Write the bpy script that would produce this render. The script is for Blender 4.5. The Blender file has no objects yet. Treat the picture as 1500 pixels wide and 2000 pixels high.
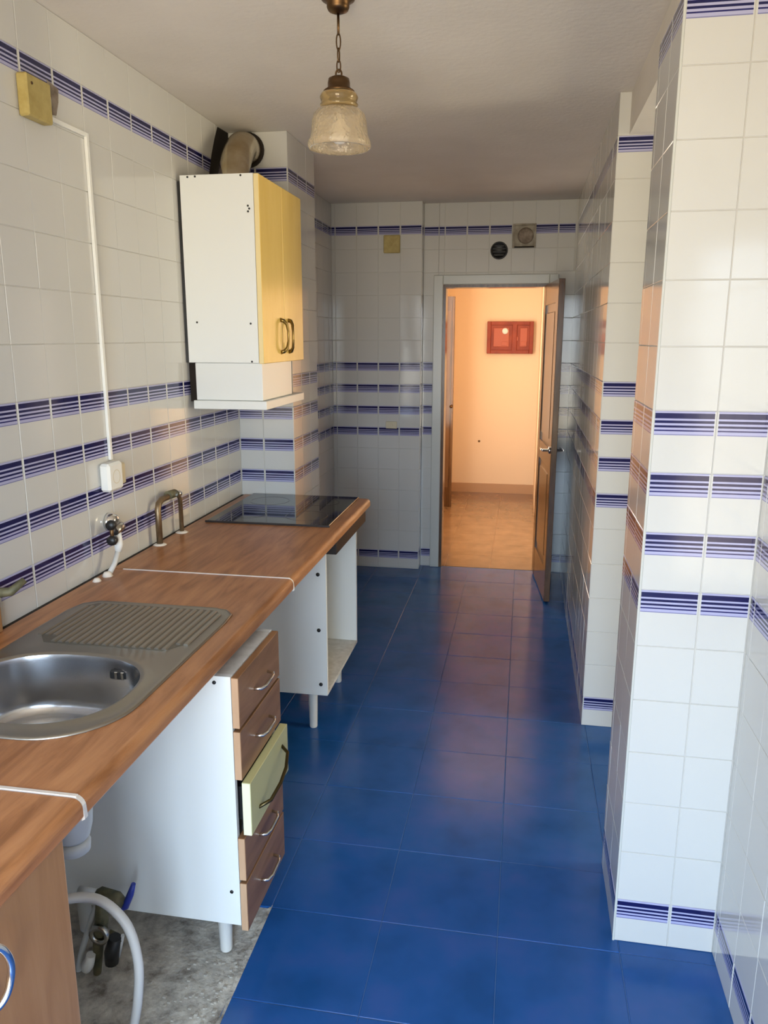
import bpy, math, random
from mathutils import Vector, Matrix, Euler
random.seed(7)
SC = bpy.context.scene
C = SC.collection
PI = math.pi

# ------------------------------------------------------------------ camera
f, pitch, yaw, roll, CH = 1519.56, .221, .175, .0015, 1.6543
cy, sy, cp, sp = math.cos(yaw), math.sin(yaw), math.cos(pitch), math.sin(pitch)
fw = Vector((-sy*cp, cy*cp, -sp)); rt = Vector((cy, sy, 0)); up = rt.cross(fw)
r2 = rt*math.cos(roll) + up*math.sin(roll); u2 = -rt*math.sin(roll) + up*math.cos(roll)
cd = bpy.data.cameras.new('camera'); cam = bpy.data.objects.new('camera', cd); C.objects.link(cam)
cd.sensor_fit = 'VERTICAL'; cd.sensor_height = 36; cd.lens = f/2000*36; cd.clip_start = .02
cam.matrix_world = Matrix(((r2.x, u2.x, -fw.x, 0), (r2.y, u2.y, -fw.y, 0), (r2.z, u2.z, -fw.z, CH), (0, 0, 0, 1)))
SC.camera = cam

# ------------------------------------------------------------------ world, lights, exposure
SC.view_settings.view_transform = 'Standard'; SC.view_settings.look = 'None'
SC.view_settings.gamma = 1; SC.view_settings.use_curve_mapping = False
SC.view_settings.exposure = 0.0
w = bpy.data.worlds.new('daylight'); SC.world = w; w.use_nodes = True
nt = w.node_tree; bg = nt.nodes['Background']
tc = nt.nodes.new('ShaderNodeTexCoord'); sx = nt.nodes.new('ShaderNodeSeparateXYZ')
mr = nt.nodes.new('ShaderNodeMapRange'); mr.inputs[1].default_value = -.12; mr.inputs[2].default_value = .12
mx = nt.nodes.new('ShaderNodeMix'); mx.data_type = 'RGBA'
mx.inputs[6].default_value = (1.09, .93, .66, 1)      # sunlit ground and house fronts
mx.inputs[7].default_value = (1.02, 1.32, 1.66, 1)     # hazy sky
nt.links.new(tc.outputs['Generated'], sx.inputs[0]); nt.links.new(sx.outputs[2], mr.inputs[0])
nt.links.new(mr.outputs[0], mx.inputs[0]); nt.links.new(mx.outputs[2], bg.inputs[0])
bg.inputs[1].default_value = 12.2
def area(name, loc, rot, sxy, power, color, portal=False):
    l = bpy.data.lights.new(name, 'AREA'); l.shape = 'RECTANGLE'; l.size, l.size_y = sxy
    l.energy = power; l.color = color
    if portal: l.cycles.is_portal = True
    o = bpy.data.objects.new(name, l); C.objects.link(o); o.location = loc; o.rotation_euler = rot
    return o
WX0, WX1, WZ0, WZ1, WY = -1.08, .24, .15, 2.2, -.85       # the window opening behind the camera
area('window_portal', ((WX0+WX1)/2, WY-.02, (WZ0+WZ1)/2), (PI/2, 0, 0), (WX1-WX0, WZ1-WZ0), 1, (1, 1, 1), True)
area('hall_side_light', (-.78, 6.55, 1.5), (0, -PI/2, 0), (1.5, 1.2), 50, (1, .86, .70))     # lit room opening off the hall
area('passage_light', (3.0, 2.78, 1.5), (0, PI/2, 0), (1.6, .8), 48, (1, .87, .62))     # daylight of the room behind the side passage

# ------------------------------------------------------------------ materials
def mat(name, col, rough=.5, metal=0., spec=.5, trans=0., ior=1.5):
    m = bpy.data.materials.new(name); m.use_nodes = True
    b = m.node_tree.nodes['Principled BSDF']
    b.inputs['Base Color'].default_value = (*col, 1); b.inputs['Roughness'].default_value = rough
    b.inputs['Metallic'].default_value = metal; b.inputs['IOR'].default_value = ior
    b.inputs['Specular IOR Level'].default_value = spec; b.inputs['Transmission Weight'].default_value = trans
    return m
def N(m, t, **k):
    n = m.node_tree.nodes.new(t)
    for a, v in k.items(): setattr(n, a, v)
    return n
def L(m, a, b): m.node_tree.links.new(a, b)
def bump(m, scale, strength, dist=.002, stretch=(1, 1, 1), detail=4, coord='Object'):
    t = N(m, 'ShaderNodeTexCoord'); mp = N(m, 'ShaderNodeMapping'); mp.inputs['Scale'].default_value = stretch
    n = N(m, 'ShaderNodeTexNoise'); n.inputs['Scale'].default_value = scale; n.inputs['Detail'].default_value = detail
    b = N(m, 'ShaderNodeBump'); b.inputs['Strength'].default_value = strength; b.inputs['Distance'].default_value = dist
    L(m, t.outputs[coord], mp.inputs[0]); L(m, mp.outputs[0], n.inputs[0]); L(m, n.outputs[0], b.inputs['Height'])
    L(m, b.outputs[0], m.node_tree.nodes['Principled BSDF'].inputs['Normal'])
    return n
def mottle(m, cols, scale=3, stretch=(1, 1, 1), detail=5, lo=.3, hi=.7, coord='Object', geo=False, rough=.55, dist=0):
    """colour noise ramp between colours"""
    t = N(m, 'ShaderNodeTexCoord'); mp = N(m, 'ShaderNodeMapping'); mp.inputs['Scale'].default_value = stretch
    n = N(m, 'ShaderNodeTexNoise'); n.inputs['Scale'].default_value = scale; n.inputs['Detail'].default_value = detail
    n.inputs['Roughness'].default_value = rough; n.inputs['Distortion'].default_value = dist
    if geo:
        g = N(m, 'ShaderNodeNewGeometry'); L(m, g.outputs['Position'], mp.inputs[0])
    else: L(m, t.outputs[coord], mp.inputs[0])
    r = N(m, 'ShaderNodeValToRGB'); e = r.color_ramp.elements
    while len(e) < len(cols): e.new(.5)
    for i, c in enumerate(cols):
        e[i].position = lo+(hi-lo)*i/(len(cols)-1); e[i].color = (*c, 1)
    L(m, mp.outputs[0], n.inputs[0]); L(m, n.outputs[0], r.inputs[0])
    L(m, r.outputs[0], m.node_tree.nodes['Principled BSDF'].inputs['Base Color'])
    return r

GLAZE = (.605, .60, .57)
M = {}
M['tile'] = mat('white_glaze', GLAZE, .10)
bump(M['tile'], 9, .10, .002)
M['grout'] = mat('grout', (.60, .58, .54), .9)
def stripe_mat():
    m = mat('striped_glaze', GLAZE, .10); bump(m, 9, .10, .002)
    uv = N(m, 'ShaderNodeUVMap'); s = N(m, 'ShaderNodeSeparateXYZ'); L(m, uv.outputs[0], s.inputs[0])
    r = N(m, 'ShaderNodeValToRGB'); r.color_ramp.interpolation = 'CONSTANT'; e = r.color_ramp.elements
    lav = (.42, .42, .62); navy = (.008, .009, .07); nv2 = (.02, .02, .12)
    st = [(0, lav), (.03, navy), (.115, lav), (.145, navy), (.19, lav), (.225, navy), (.26, lav), (.295, nv2), (.32, lav), (.365, (.2, .2, .38)), (.38, GLAZE)]
    while len(e) < len(st): e.new(.5)
    for i, (p, c) in enumerate(st): e[i].position = p; e[i].color = (*c, 1)
    L(m, s.outputs[1], r.inputs[0])
    a = N(m, 'ShaderNodeMath', operation='SUBTRACT'); a.inputs[1].default_value = .5; L(m, s.outputs[0], a.inputs[0])
    b = N(m, 'ShaderNodeMath', operation='ABSOLUTE'); L(m, a.outputs[0], b.inputs[0])
    c = N(m, 'ShaderNodeMath', operation='GREATER_THAN'); c.inputs[1].default_value = .472; L(m, b.outputs[0], c.inputs[0])
    x = N(m, 'ShaderNodeMix', data_type='RGBA'); L(m, c.outputs[0], x.inputs[0]); L(m, r.outputs[0], x.inputs[6])
    x.inputs[7].default_value = (*GLAZE, 1)
    L(m, x.outputs[2], m.node_tree.nodes['Principled BSDF'].inputs['Base Color'])
    return m
M['stripe'] = stripe_mat()
M['plaster'] = mat('ceiling_plaster', (.62, .585, .54), .9); mottle(M['plaster'], [(.68, .64, .585), (.76, .72, .665)], 2.2, geo=True)
bump(M['plaster'], 45, .35, .004)
M['floor_tile'] = mat('blue_floor_glaze', (.02, .07, .25), .20, spec=.40)
mottle(M['floor_tile'], [(.008, .072, .25), (.014, .090, .31), (.028, .094, .32)], 5, geo=True, detail=3, lo=.32, hi=.68)
bump(M['floor_tile'], 14, .12, .002)
M['floor_grout'] = mat('floor_grout', (.055, .13, .30), .6)
M['concrete'] = mat('concrete', (.3, .28, .25), .95); mottle(M['concrete'], [(.17, .15, .125), (.42, .395, .35), (.60, .57, .50), (.78, .75, .68)], 14, geo=True, detail=9, lo=.32, hi=.72, rough=.68)
bump(M['concrete'], 60, .8, .006)
def wood(name, cols, rough=.35, scale=5, axis='y', st=9):
    m = mat(name, cols[0], rough)
    s = {'x': (1, st, st), 'y': (st, 1, st), 'z': (st, st, 1)}[axis]
    mottle(m, cols, scale, s, 7, .33, .68, geo=True, rough=.6, dist=.6)
    return m
M['worktop'] = wood('beech_worktop', [(.26, .10, .034), (.39, .165, .064), (.48, .22, .090)], .33, 4.0, 'y', 8)
M['wood_v'] = wood('beech_laminate', [(.31, .150, .058), (.355, .18, .075), (.39, .21, .095)], .38, 3.0, 'z', 9)
M['drawer_wood'] = wood('drawer_laminate', [(.22, .105, .045), (.30, .15, .07), (.36, .19, .095)], .35, 3.5, 'y', 7)
M['edge_wood'] = wood('edge_band', [(.55, .33, .19), (.64, .41, .25)], .5, 3, 'z', 5)
M['dark_wood'] = wood('brown_door_wood', [(.06, .024, .008), (.10, .045, .016), (.14, .066, .025)], .18, 3, 'z', 8)
M['mid_wood'] = wood('door_panel_wood', [(.12, .06, .024), (.18, .095, .042)], .2, 3, 'z', 8)
M['carved'] = mat('cherry_wood', (.2, .03, .01), .55); mottle(M['carved'], [(.20, .022, .006), (.32, .05, .014)], 9)
M['carved2'] = mat('cherry_panel', (.42, .10, .05), .5)
M['white_board'] = mat('white_melamine', (.83, .85, .83), .32)
M['raw_board'] = mat('scuffed_top', (.70, .69, .66), .6); mottle(M['raw_board'], [(.55, .54, .5), (.74, .73, .7)], 30, detail=6)
M['white_metal'] = mat('white_enamel', (.78, .80, .78), .25)
M['yellow'] = mat('yellow_laminate', (.78, .50, .13), .25); mottle(M['yellow'], [(.88, .60, .15), (.95, .68, .20)], 4, (3, 3, .7))
M['pale_yellow'] = mat('pale_yellow_edge', (.86, .70, .36), .35)
M['cream'] = mat('cream_laminate', (.62, .58, .28), .35)
M['cream_edge'] = mat('cream_edge', (.90, .87, .62), .45)
M['steel'] = mat('brushed_steel', (.46, .44, .40), .26, 1); bump(M['steel'], 60, .12, .0006, (1, 9, 1))
M['bowl_steel'] = mat('bowl_steel', (.50, .51, .53), .22, 1); bump(M['bowl_steel'], 40, .10, .0006, (1, 1, 8))
M['drain_steel'] = mat('drainboard_steel', (.36, .34, .30), .36, 1); bump(M['drain_steel'], 60, .2, .0006)
M['groove_steel'] = mat('darker_steel', (.20, .185, .155), .45, .9)
M['chrome'] = mat('chrome', (.75, .75, .74), .12, 1)
M['alu'] = mat('aluminium_strip', (.90, .84, .78), .35, .5)
M['brass'] = mat('aged_brass', (.13, .075, .036), .38, 1)
M['bronze'] = mat('bronze_handle', (.26, .18, .06), .3, 1)
M['dark_bronze'] = mat('dark_bronze', (.10, .075, .035), .35, 1)
M['copper'] = mat('old_copper', (.22, .15, .085), .4, .8); mottle(M['copper'], [(.14, .10, .06), (.30, .21, .12)], 12)
M['black_glass'] = mat('black_glass', (.006, .006, .006), .035)
M['black'] = mat('black_plastic', (.012, .012, .012), .4)
M['dark_trim'] = mat('dark_brown_trim', (.012, .006, .004), .5)
M['soot'] = mat('soot_and_gap_shade', (.02, .014, .01), .95)  # soot by the duct; also the painted shade in the wall gaps
M['ring'] = mat('printed_ring', (.018, .018, .018), .15)
M['duct'] = mat('greasy_aluminium', (.50, .40, .26), .20, 1); mottle(M['duct'], [(.42, .32, .18), (.66, .58, .44)], 9, detail=4)
M['old_plastic'] = mat('yellowed_plastic', (.46, .36, .12), .5); mottle(M['old_plastic'], [(.36, .27, .08), (.50, .40, .15)], 25)
M['white_plastic'] = mat('white_plastic', (.80, .80, .76), .35)
M['ivory'] = mat('ivory_plastic', (.62, .55, .38), .45)
M['pvc'] = mat('grey_white_pvc', (.62, .64, .64), .35)
M['hose'] = mat('grey_hose', (.58, .56, .52), .45)
M['blue_plastic'] = mat('blue_lever', (.02, .04, .30), .4)
M['brass_green'] = mat('corroded_valve', (.12, .11, .06), .6, .3); mottle(M['brass_green'], [(.04, .05, .03), (.2, .17, .09)], 30)
M['putty'] = mat('plaster_putty', (.74, .66, .56), .9)
M['crumb'] = mat('crumb', (.42, .39, .34), .95)
M['smudge'] = mat('dirty_patch', (.33, .27, .21), .8); mottle(M['smudge'], [(.14, .10, .07), (.36, .30, .24)], 30)
M['peach'] = mat('peach_paint', (.84, .66, .46), .85); bump(M['peach'], 60, .25, .002)
M['hall_floor'] = mat('tan_floor_tile', (.50, .29, .14), .16); mottle(M['hall_floor'], [(.20, .115, .055), (.28, .165, .085)], 7, geo=True)
M['hall_base'] = mat('tan_skirting', (.50, .30, .15), .35)
M['door_paint'] = mat('white_gloss_paint', (.56, .57, .53), .22)
M['paint'] = mat('white_paint', (.7, .69, .66), .8)
M['vent_face'] = mat('grimy_vent', (.30, .26, .20), .6); mottle(M['vent_face'], [(.2, .17, .12), (.42, .38, .31)], 20)
def glass():
    m = mat('amber_glass', (.98, .87, .68), .16, trans=.82, ior=1.45)
    t = N(m, 'ShaderNodeTexCoord'); v = N(m, 'ShaderNodeTexVoronoi'); v.inputs['Scale'].default_value = 95
    b = N(m, 'ShaderNodeBump'); b.inputs['Strength'].default_value = .7; b.inputs['Distance'].default_value = .003
    L(m, t.outputs['Object'], v.inputs[0]); L(m, v.outputs[0], b.inputs['Height'])
    L(m, b.outputs[0], m.node_tree.nodes['Principled BSDF'].inputs['Normal']); return m
M['glass'] = glass()
M['knob_glass'] = mat('brown_glass', (.62, .46, .22), .08, trans=.75, ior=1.45)
M['bulb'] = mat('opal_bulb', (.85, .83, .78), .3)

# ------------------------------------------------------------------ mesh helpers
class MB:
    def __init__(s): s.v = []; s.f = []; s.sm = []; s.uv = {}
    def add(s, vs, fs, smooth=False):
        o = len(s.v); s.v += [tuple(p) for p in vs]
        for q in fs: s.f.append(tuple(i+o for i in q)); s.sm.append(smooth)
        return s
    def box(s, x0, x1, y0, y1, z0, z1, b=0.0):
        if b <= 0:
            vs = [(x, y, z) for x in (x0, x1) for y in (y0, y1) for z in (z0, z1)]
            return s.add(vs, [(0, 1, 3, 2), (4, 6, 7, 5), (0, 4, 5, 1), (2, 3, 7, 6), (0, 2, 6, 4), (1, 5, 7, 3)])
        # chamfered box: 24 verts
        vs = []; idx = {}
        X = (x0, x1); Y = (y0, y1); Z = (z0, z1)
        for i in (0, 1):
            for j in (0, 1):
                for k in (0, 1):
                    for a in range(3):
                        p = [X[i]+(b if i == 0 else -b), Y[j]+(b if j == 0 else -b), Z[k]+(b if k == 0 else -b)]
                        p[a] = (X[i], Y[j], Z[k])[a]
                        idx[(i, j, k, a)] = len(vs); vs.append(p)
        fs = []
        for a in range(3):
            o1, o2 = [q for q in range(3) if q != a]
            for e in (0, 1):
                c = []
                for (m_, n_) in ((0, 0), (1, 0), (1, 1), (0, 1)):
                    t = [0, 0, 0]; t[a] = e; t[o1] = m_; t[o2] = n_; c.append(idx[(*t, a)])
                fs.append(tuple(c))
            for (m_, n_) in ((0, 0), (0, 1), (1, 0), (1, 1)):   # edge along axis a
                t0 = [0, 0, 0]; t0[o1] = m_; t0[o2] = n_; t0[a] = 0; t1 = list(t0); t1[a] = 1
                fs.append((idx[(*t0, o1)], idx[(*t0, o2)], idx[(*t1, o2)], idx[(*t1, o1)]))
        for i in (0, 1):
            for j in (0, 1):
                for k in (0, 1): fs.append(tuple(idx[(i, j, k, a)] for a in range(3)))
        return s.add(vs, fs)
    def tube(s, pts, r, n=10, cap=True, closed=False):
        pts = [Vector(p) for p in pts]; rs = r if isinstance(r, (list, tuple)) else [r]*len(pts)
        m_ = len(pts); vs = []; prev = None
        for i, p in enumerate(pts):
            if closed: d = (pts[(i+1) % m_]-pts[i-1]).normalized()
            else: d = ((pts[min(i+1, m_-1)]-p).normalized()+(p-pts[max(i-1, 0)]).normalized())
            if d.length < 1e-6: d = pts[min(i+1, m_-1)]-pts[max(i-1, 0)]
            d.normalize()
            if prev is None:
                a = Vector((0, 0, 1)) if abs(d.z) < .9 else Vector((1, 0, 0))
                e1 = d.cross(a).normalized()
            else: e1 = (prev-d*prev.dot(d)).normalized()
            prev = e1; e2 = d.cross(e1)
            vs += [p+(e1*math.cos(2*PI*j/n)+e2*math.sin(2*PI*j/n))*rs[i] for j in range(n)]
        fs = []
        for i in range(m_ if closed else m_-1):
            a, b = i*n, ((i+1) % m_)*n
            fs += [(a+j, a+(j+1) % n, b+(j+1) % n, b+j) for j in range(n)]
        s.add(vs, fs, True)
        if cap and not closed:
            o = len(s.v)-len(vs)
            s.f.append(tuple(o+j for j in reversed(range(n)))); s.sm.append(False)
            s.f.append(tuple(o+(m_-1)*n+j for j in range(n))); s.sm.append(False)
        return s
    def lathe(s, prof, c, n=32, axis='z', closed=False):
        c = Vector(c); vs = []
        for r, h in prof:
            for j in range(n):
                a = 2*PI*j/n; p = (r*math.cos(a), r*math.sin(a), h)
                if axis == 'x': p = (h, r*math.cos(a), r*math.sin(a))
                if axis == 'y': p = (r*math.cos(a), h, -r*math.sin(a))
                vs.append(c+Vector(p))
        fs = []; m_ = len(prof)
        for i in range(m_ if closed else m_-1):
            a, b = i*n, ((i+1) % m_)*n
            fs += [(a+j, a+(j+1) % n, b+(j+1) % n, b+j) for j in range(n)]
        return s.add(vs, fs, True)
    def prism(s, poly, y0, y1):
        """polygon in x-z extruded along y"""
        n = len(poly); vs = [(x, y0, z) for x, z in poly]+[(x, y1, z) for x, z in poly]
        fs = [(i, (i+1) % n, n+(i+1) % n, n+i) for i in range(n)]
        fs += [tuple(reversed(range(n))), tuple(range(n, 2*n))]
        return s.add(vs, fs)
    def mesh(s, name, m, auto=True):
        me = bpy.data.meshes.new(name); me.from_pydata(s.v, [], s.f); me.materials.append(m)
        for p, q in zip(me.polygons, s.sm): p.use_smooth = q
        me.update(); return me
    def build(s, name, m, parent=None, fix=True):
        me = s.mesh(name, m)
        if fix:
            import bmesh
            bm = bmesh.new(); bm.from_mesh(me); bmesh.ops.recalc_face_normals(bm, faces=bm.faces); bm.to_mesh(me); bm.free()
        o = bpy.data.objects.new(name, me); C.objects.link(o)
        if parent:
            o.parent = parent
            o.matrix_parent_inverse = Matrix.Identity(4)
            rl = Vector((0, 0, 0)); q = parent
            while q: rl += q.location; q = q.parent
            if rl.length > 0:
                me.transform(Matrix.Translation(-rl))
        return o
def catmull(P, n=6):
    out = []; P = [Vector(p) for p in P]
    for i in range(len(P)-1):
        a = P[max(i-1, 0)]; b_ = P[i]; c = P[i+1]; d = P[min(i+2, len(P)-1)]
        for k in range(n):
            t = k/n; out.append(.5*((2*b_)+(c-a)*t+(2*a-5*b_+4*c-d)*t*t+(3*b_-a-3*c+d)*t**3))
    out.append(P[-1]); return out
def thing(name, label, cat, loc, group=None):
    o = bpy.data.objects.new(name, None); C.objects.link(o); o.location = loc; o.empty_display_size = .05
    o['label'] = label; o['category'] = cat
    if group: o['group'] = group
    return o
def tag(o, label, cat, group=None):
    o['label'] = label; o['category'] = cat
    if group: o['group'] = group
    return o
def struct(name, m, *boxes, label=None):
    b = MB()
    for q in boxes: b.box(*q)
    o = b.build(name, m); o['kind'] = 'structure'
    if label: o['label'] = label
    return o
def lab(o, s): o['label'] = s; return o
def arc(c, r, a0, a1, n, plane='xz', k=0):
    out = []
    for i in range(n+1):
        a = a0+(a1-a0)*i/n; p = (c[0]+r*math.cos(a), c[1]+r*math.sin(a))
        out.append(p)
    return out

# ------------------------------------------------------------------ tiled walls
T = .15; Z0 = .134; CEIL = 2.532
BANDS = (0, 6, 7, 8, 9, 15)
G = .0017/2
_tm = {}
def tile_geo(wd, h, d=.004, b=.0012):
    v = [(b, 0, b), (wd-b, 0, b), (wd-b, 0, h-b), (b, 0, h-b), (0, b, 0), (wd, b, 0), (wd, b, h), (0, b, h), (0, d, 0), (wd, d, 0), (wd, d, h), (0, d, h)]
    fc = [(0, 1, 2, 3), (0, 4, 5, 1), (1, 5, 6, 2), (2, 6, 7, 3), (3, 7, 4, 0), (4, 8, 9, 5), (5, 9, 10, 6), (6, 10, 11, 7), (7, 11, 8, 4)]
    return v, fc
def tile_uv(me, wd, h, verts):
    uv = me.uv_layers.new(name='UVMap')
    for lp in me.loops:
        x, y, z = verts[lp.vertex_index]; uv.data[lp.index].uv = (x/wd, (h-z)/T)
def tile_mesh(wd, h, kind):
    k = (round(wd, 4), round(h, 4), kind)
    if k not in _tm:
        v, fc = tile_geo(wd, h); me = bpy.data.meshes.new('tile'); me.from_pydata(v, [], fc)
        tile_uv(me, wd, h, v); me.materials.append(M[kind]); _tm[k] = me
    return _tm[k]
def tiles(wall, O, ang, segs, rows, skip=lambda u, z: False, limit=300, tilt=.0022):
    """O: wall plane point for u=0,z=0; ang: direction of u about z; segs: list of (u0,u1); rows: list of (z0,z1,i)"""
    U = Vector((math.cos(ang), math.sin(ang), 0)); O = Vector(O)
    lst = []
    for (a, b) in segs:
        for (z0, z1, i) in rows:
            if skip((a+b)/2, (z0+z1)/2): continue
            c = O+U*(a+b)/2+Vector((0, 0, (z0+z1)/2))
            d = (c-Vector((0, 0, CH))); vis = 0
            if d.dot(fw) > .3:
                x = 750+f*d.dot(r2)/d.dot(fw); y = 1000-f*d.dot(u2)/d.dot(fw)
                vis = 1 if -60 < x < 1560 and -60 < y < 2060 else 0
            lst.append((-vis, d.length, a, b, z0, z1, i))
    lst.sort(key=lambda q: q[:2])
    cnt = {'tile': 0, 'stripe': 0}; rest = {'tile': [], 'stripe': []}
    for (vv, dd, a, b, z0, z1, i) in lst:
        kind = 'stripe' if i in BANDS else 'tile'
        wd, h = b-a-2*G, z1-z0-2*G
        loc = O+U*(a+G)+Vector((0, 0, z0+G))
        e = Euler((random.gauss(0, tilt), 0, ang+random.gauss(0, tilt)))
        if cnt[kind] < limit and vv:
            o = bpy.data.objects.new('striped_tile' if kind == 'stripe' else 'tile', tile_mesh(wd, h, kind)); C.objects.link(o)
            o.location = loc; o.rotation_euler = e; o.parent = wall; cnt[kind] += 1
        else: rest[kind].append((loc, e, wd, h))
    for kind, rs in rest.items():
        if not rs: continue
        V, F, UV = [], [], []
        for loc, e, wd, h in rs:
            v, fc = tile_geo(wd, h); R_ = e.to_matrix(); o = len(V)
            V += [tuple(R_ @ Vector(p)+loc) for p in v]
            for q in fc: F.append(tuple(j+o for j in q)); UV += [(v[j][0]/wd, (h-v[j][2])/T) for j in q]
        me = bpy.data.meshes.new('tiles'); me.from_pydata(V, [], F); uv = me.uv_layers.new(name='UVMap')
        for j, q in enumerate(UV): uv.data[j].uv = q
        me.materials.append(M[kind]); o = bpy.data.objects.new('striped_tiles' if kind == 'stripe' else 'plain_tiles', me)
        C.objects.link(o); o.parent = wall; o['kind'] = 'stuff'
def rows(lo=0., hi=CEIL, skip=None):
    out = []; i = 0; z = 0.
    while z < hi-.01:
        z1 = min(Z0+T*i, hi)
        if z1 > lo+.01: out.append((max(z, lo), z1, i))
        z = Z0+T*i; i += 1
    return out
def cuts(a, b, j):
    """tile segments between a and b with joints at j+k*T"""
    k = math.floor((a-j)/T)+1; xs = [a]
    while j+k*T < b-.004:
        if j+k*T > a+.004: xs.append(j+k*T)
        k += 1
    xs.append(b); return list(zip(xs[:-1], xs[1:]))

XL = -1.326; YB = 5.518; YBL = 5.42; XP = .3096; XR = .574; YP = 1.9564; XQ = .316; YQ = 3.2212; YC = 3.5365; XC = -1.058
REC = .0025
# ---- floor
floor = struct('floor', M['floor_grout'], (-2.2, -.684, 1.914, 5.7, -.12, -.0025), (-.684, 3.25, -1.4, 5.535, -.12, -.0015), (-2.2, -.684, -1.4, 1.914, -.12, -.016))
fm = {}
def floor_tile(x0, x1, y0, y1):
    k = (round(x1-x0, 4), round(y1-y0, 4))
    if k not in fm:
        b = MB(); wd, h = k; e = .0015
        b.add([(e, e, 0), (wd-e, e, 0), (wd-e, h-e, 0), (e, h-e, 0), (0, 0, -e), (wd, 0, -e), (wd, h, -e), (0, h, -e), (0, 0, -.01), (wd, 0, -.01), (wd, h, -.01), (0, h, -.01)],
              [(0, 1, 2, 3), (0, 4, 5, 1), (1, 5, 6, 2), (2, 6, 7, 3), (3, 7, 4, 0), (4, 8, 9, 5), (5, 9, 10, 6), (6, 10, 11, 7), (7, 11, 8, 4)])
        fm[k] = b.mesh('floor_tile', M['floor_tile'])
    o = bpy.data.objects.new('floor_tile', fm[k]); C.objects.link(o); o.parent = floor; o.location = (x0, y0, 0)
    o.rotation_euler = (random.gauss(0, .0012), random.gauss(0, .0012), 0)
g = .0018
xs = [-1.326, -1.009, -.676, -.343, -.010, .323, .656, .989]; ys = [-.42+.3335*k for k in range(20)]
ys = [1.911+.3285*(k) for k in range(-9, 12)]
for i in range(len(xs)-1):
    for j in range(len(ys)-1):
        x0, x1, y0, y1 = xs[i], xs[i+1], ys[j], min(ys[j+1], 5.53)
        if y0 > 5.5: continue
        if xs[i] < -.7 and y1 < 1.93: continue
        if x0 > .32 and YP-.01 < y0 < 2.2: pass
        floor_tile(x0+g/2, x1-g/2, y0+g/2, y1-g/2)
conc = MB().box(XL, -.678, -1.3, 1.912, -.03, -.006).build('concrete_strip', M['concrete'], floor)
conc['label'] = 'bare rough concrete strip where the tiles stop'
b = MB(); pl = [(-.6752, 1.922), (-.6752, .30)]; y = .30     # ragged mortar edge of the tiling
while y < 1.92:
    pl.append((-.682-abs(random.gauss(0, .007)), y)); y += random.uniform(.008, .03)
n = len(pl); b.add([(x, y, -.008) for x, y in pl]+[(x, y, -.001) for x, y in pl], [tuple(range(n)), tuple(range(n, 2*n))]+[(i, (i+1) % n, n+(i+1) % n, n+i) for i in range(n)])
b.build('mortar_edge', M['concrete'], floor)['label'] = 'ragged mortar edge of the blue tiles'

# ---- ceiling
struct('ceiling', M['plaster'], (-2.2, 3.25, -1.4, 5.62, CEIL, CEIL+.1))

# ---- left wall
wl = struct('wall_left', M['grout'], (XL-.12, XL-REC, -.8, 5.6, 0, CEIL))
R85 = [q for q in rows() if q[1] > .80]
tiles(wl, (XL, 0, 0), PI/2, cuts(-.8, YBL, 1.8816), R85)
wlow = [q for q in rows() if q[1] <= .80]
tiles(wl, (XL, 0, 0), PI/2, cuts(YC+.45, YBL, 1.8816), wlow)
# ---- chimney column
wc = struct('wall_column', M['grout'], (XL-.002, XC-REC, YC+REC, 3.987, 0, CEIL-.001))
tiles(wc, (0, YC, 0), 0, cuts(XL, XC, XC-.15), R85)
tiles(wc, (XC, 0, 0), PI/2, cuts(YC, 3.987, YC+.15), rows())
# ---- back wall
wb = struct('wall_back', M['grout'], (XL-.1, -.703-REC, YBL+REC, YB+.1, 0, CEIL), (-.7-REC, -.59, YB+REC, YB+.1, 0, CEIL), (-.6, .16, YB+REC, YB+.1, 2.035, CEIL), (.158, .45, YB+REC, YB+.1, 0, CEIL))
tiles(wb, (0, YBL, 0), 0, cuts(XL, -.703, -.85), rows())
tiles(wb, (-.703, 0, 0), PI/2, [(YBL, YB)], rows())
def sk(u, z): return (-.6 < u < .16 and z < 2.03) or (abs(u+.036) < .06 and 2.234 < z < 2.384)
R2 = []
tiles(wb, (0, YB, 0), 0, cuts(-.703, -.600, -.86), rows())
tiles(wb, (0, YB, 0), 0, cuts(-.600, .30, -.561), [(2.05, 2.084, 13)]+[q for q in rows() if q[0] > 2.06], skip=sk)
tiles(wb, (0, YB, 0), 0, cuts(.17, .31, .19), [q for q in rows() if q[1] < 2.1], skip=lambda u, z: False)
# ---- right wall (far part)
wr = struct('wall_right', M['grout'], (XQ-.008+REC, 3.2, YQ+REC, YB+.1, 0, CEIL))
tiles(wr, (XQ-.008, 0, 0), -PI/2, cuts(-YB, -YQ, -YQ), rows())
tiles(wr, (0, YQ, 0), 0, cuts(XQ-.008, 1.2, XQ+.142), rows(), limit=120)
# ---- pier (near, right)
wp = struct('wall_pier', M['grout'], (XP+REC, XR+.5, YP+REC, 2.29, 0, 2.384))
tiles(wp, (0, YP, 0), 0, [(XP, XP+.1456), (XP+.1456, XR)], rows(0, 2.384))
tiles(wp, (XP, 0, 0), -PI/2, cuts(-2.292, -YP, -YP), rows(0, 2.384))
trim = MB().box(XP-.002, XP+.004, YP-.002, YP+.004, 0, 2.384, .001).build('corner_trim', M['door_paint'], wp)
# ---- plaster beam above the side opening
struct('wall_beam', M['plaster'], (.349, 1.45, 1.0, YQ+.02, 2.386, CEIL))
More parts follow.
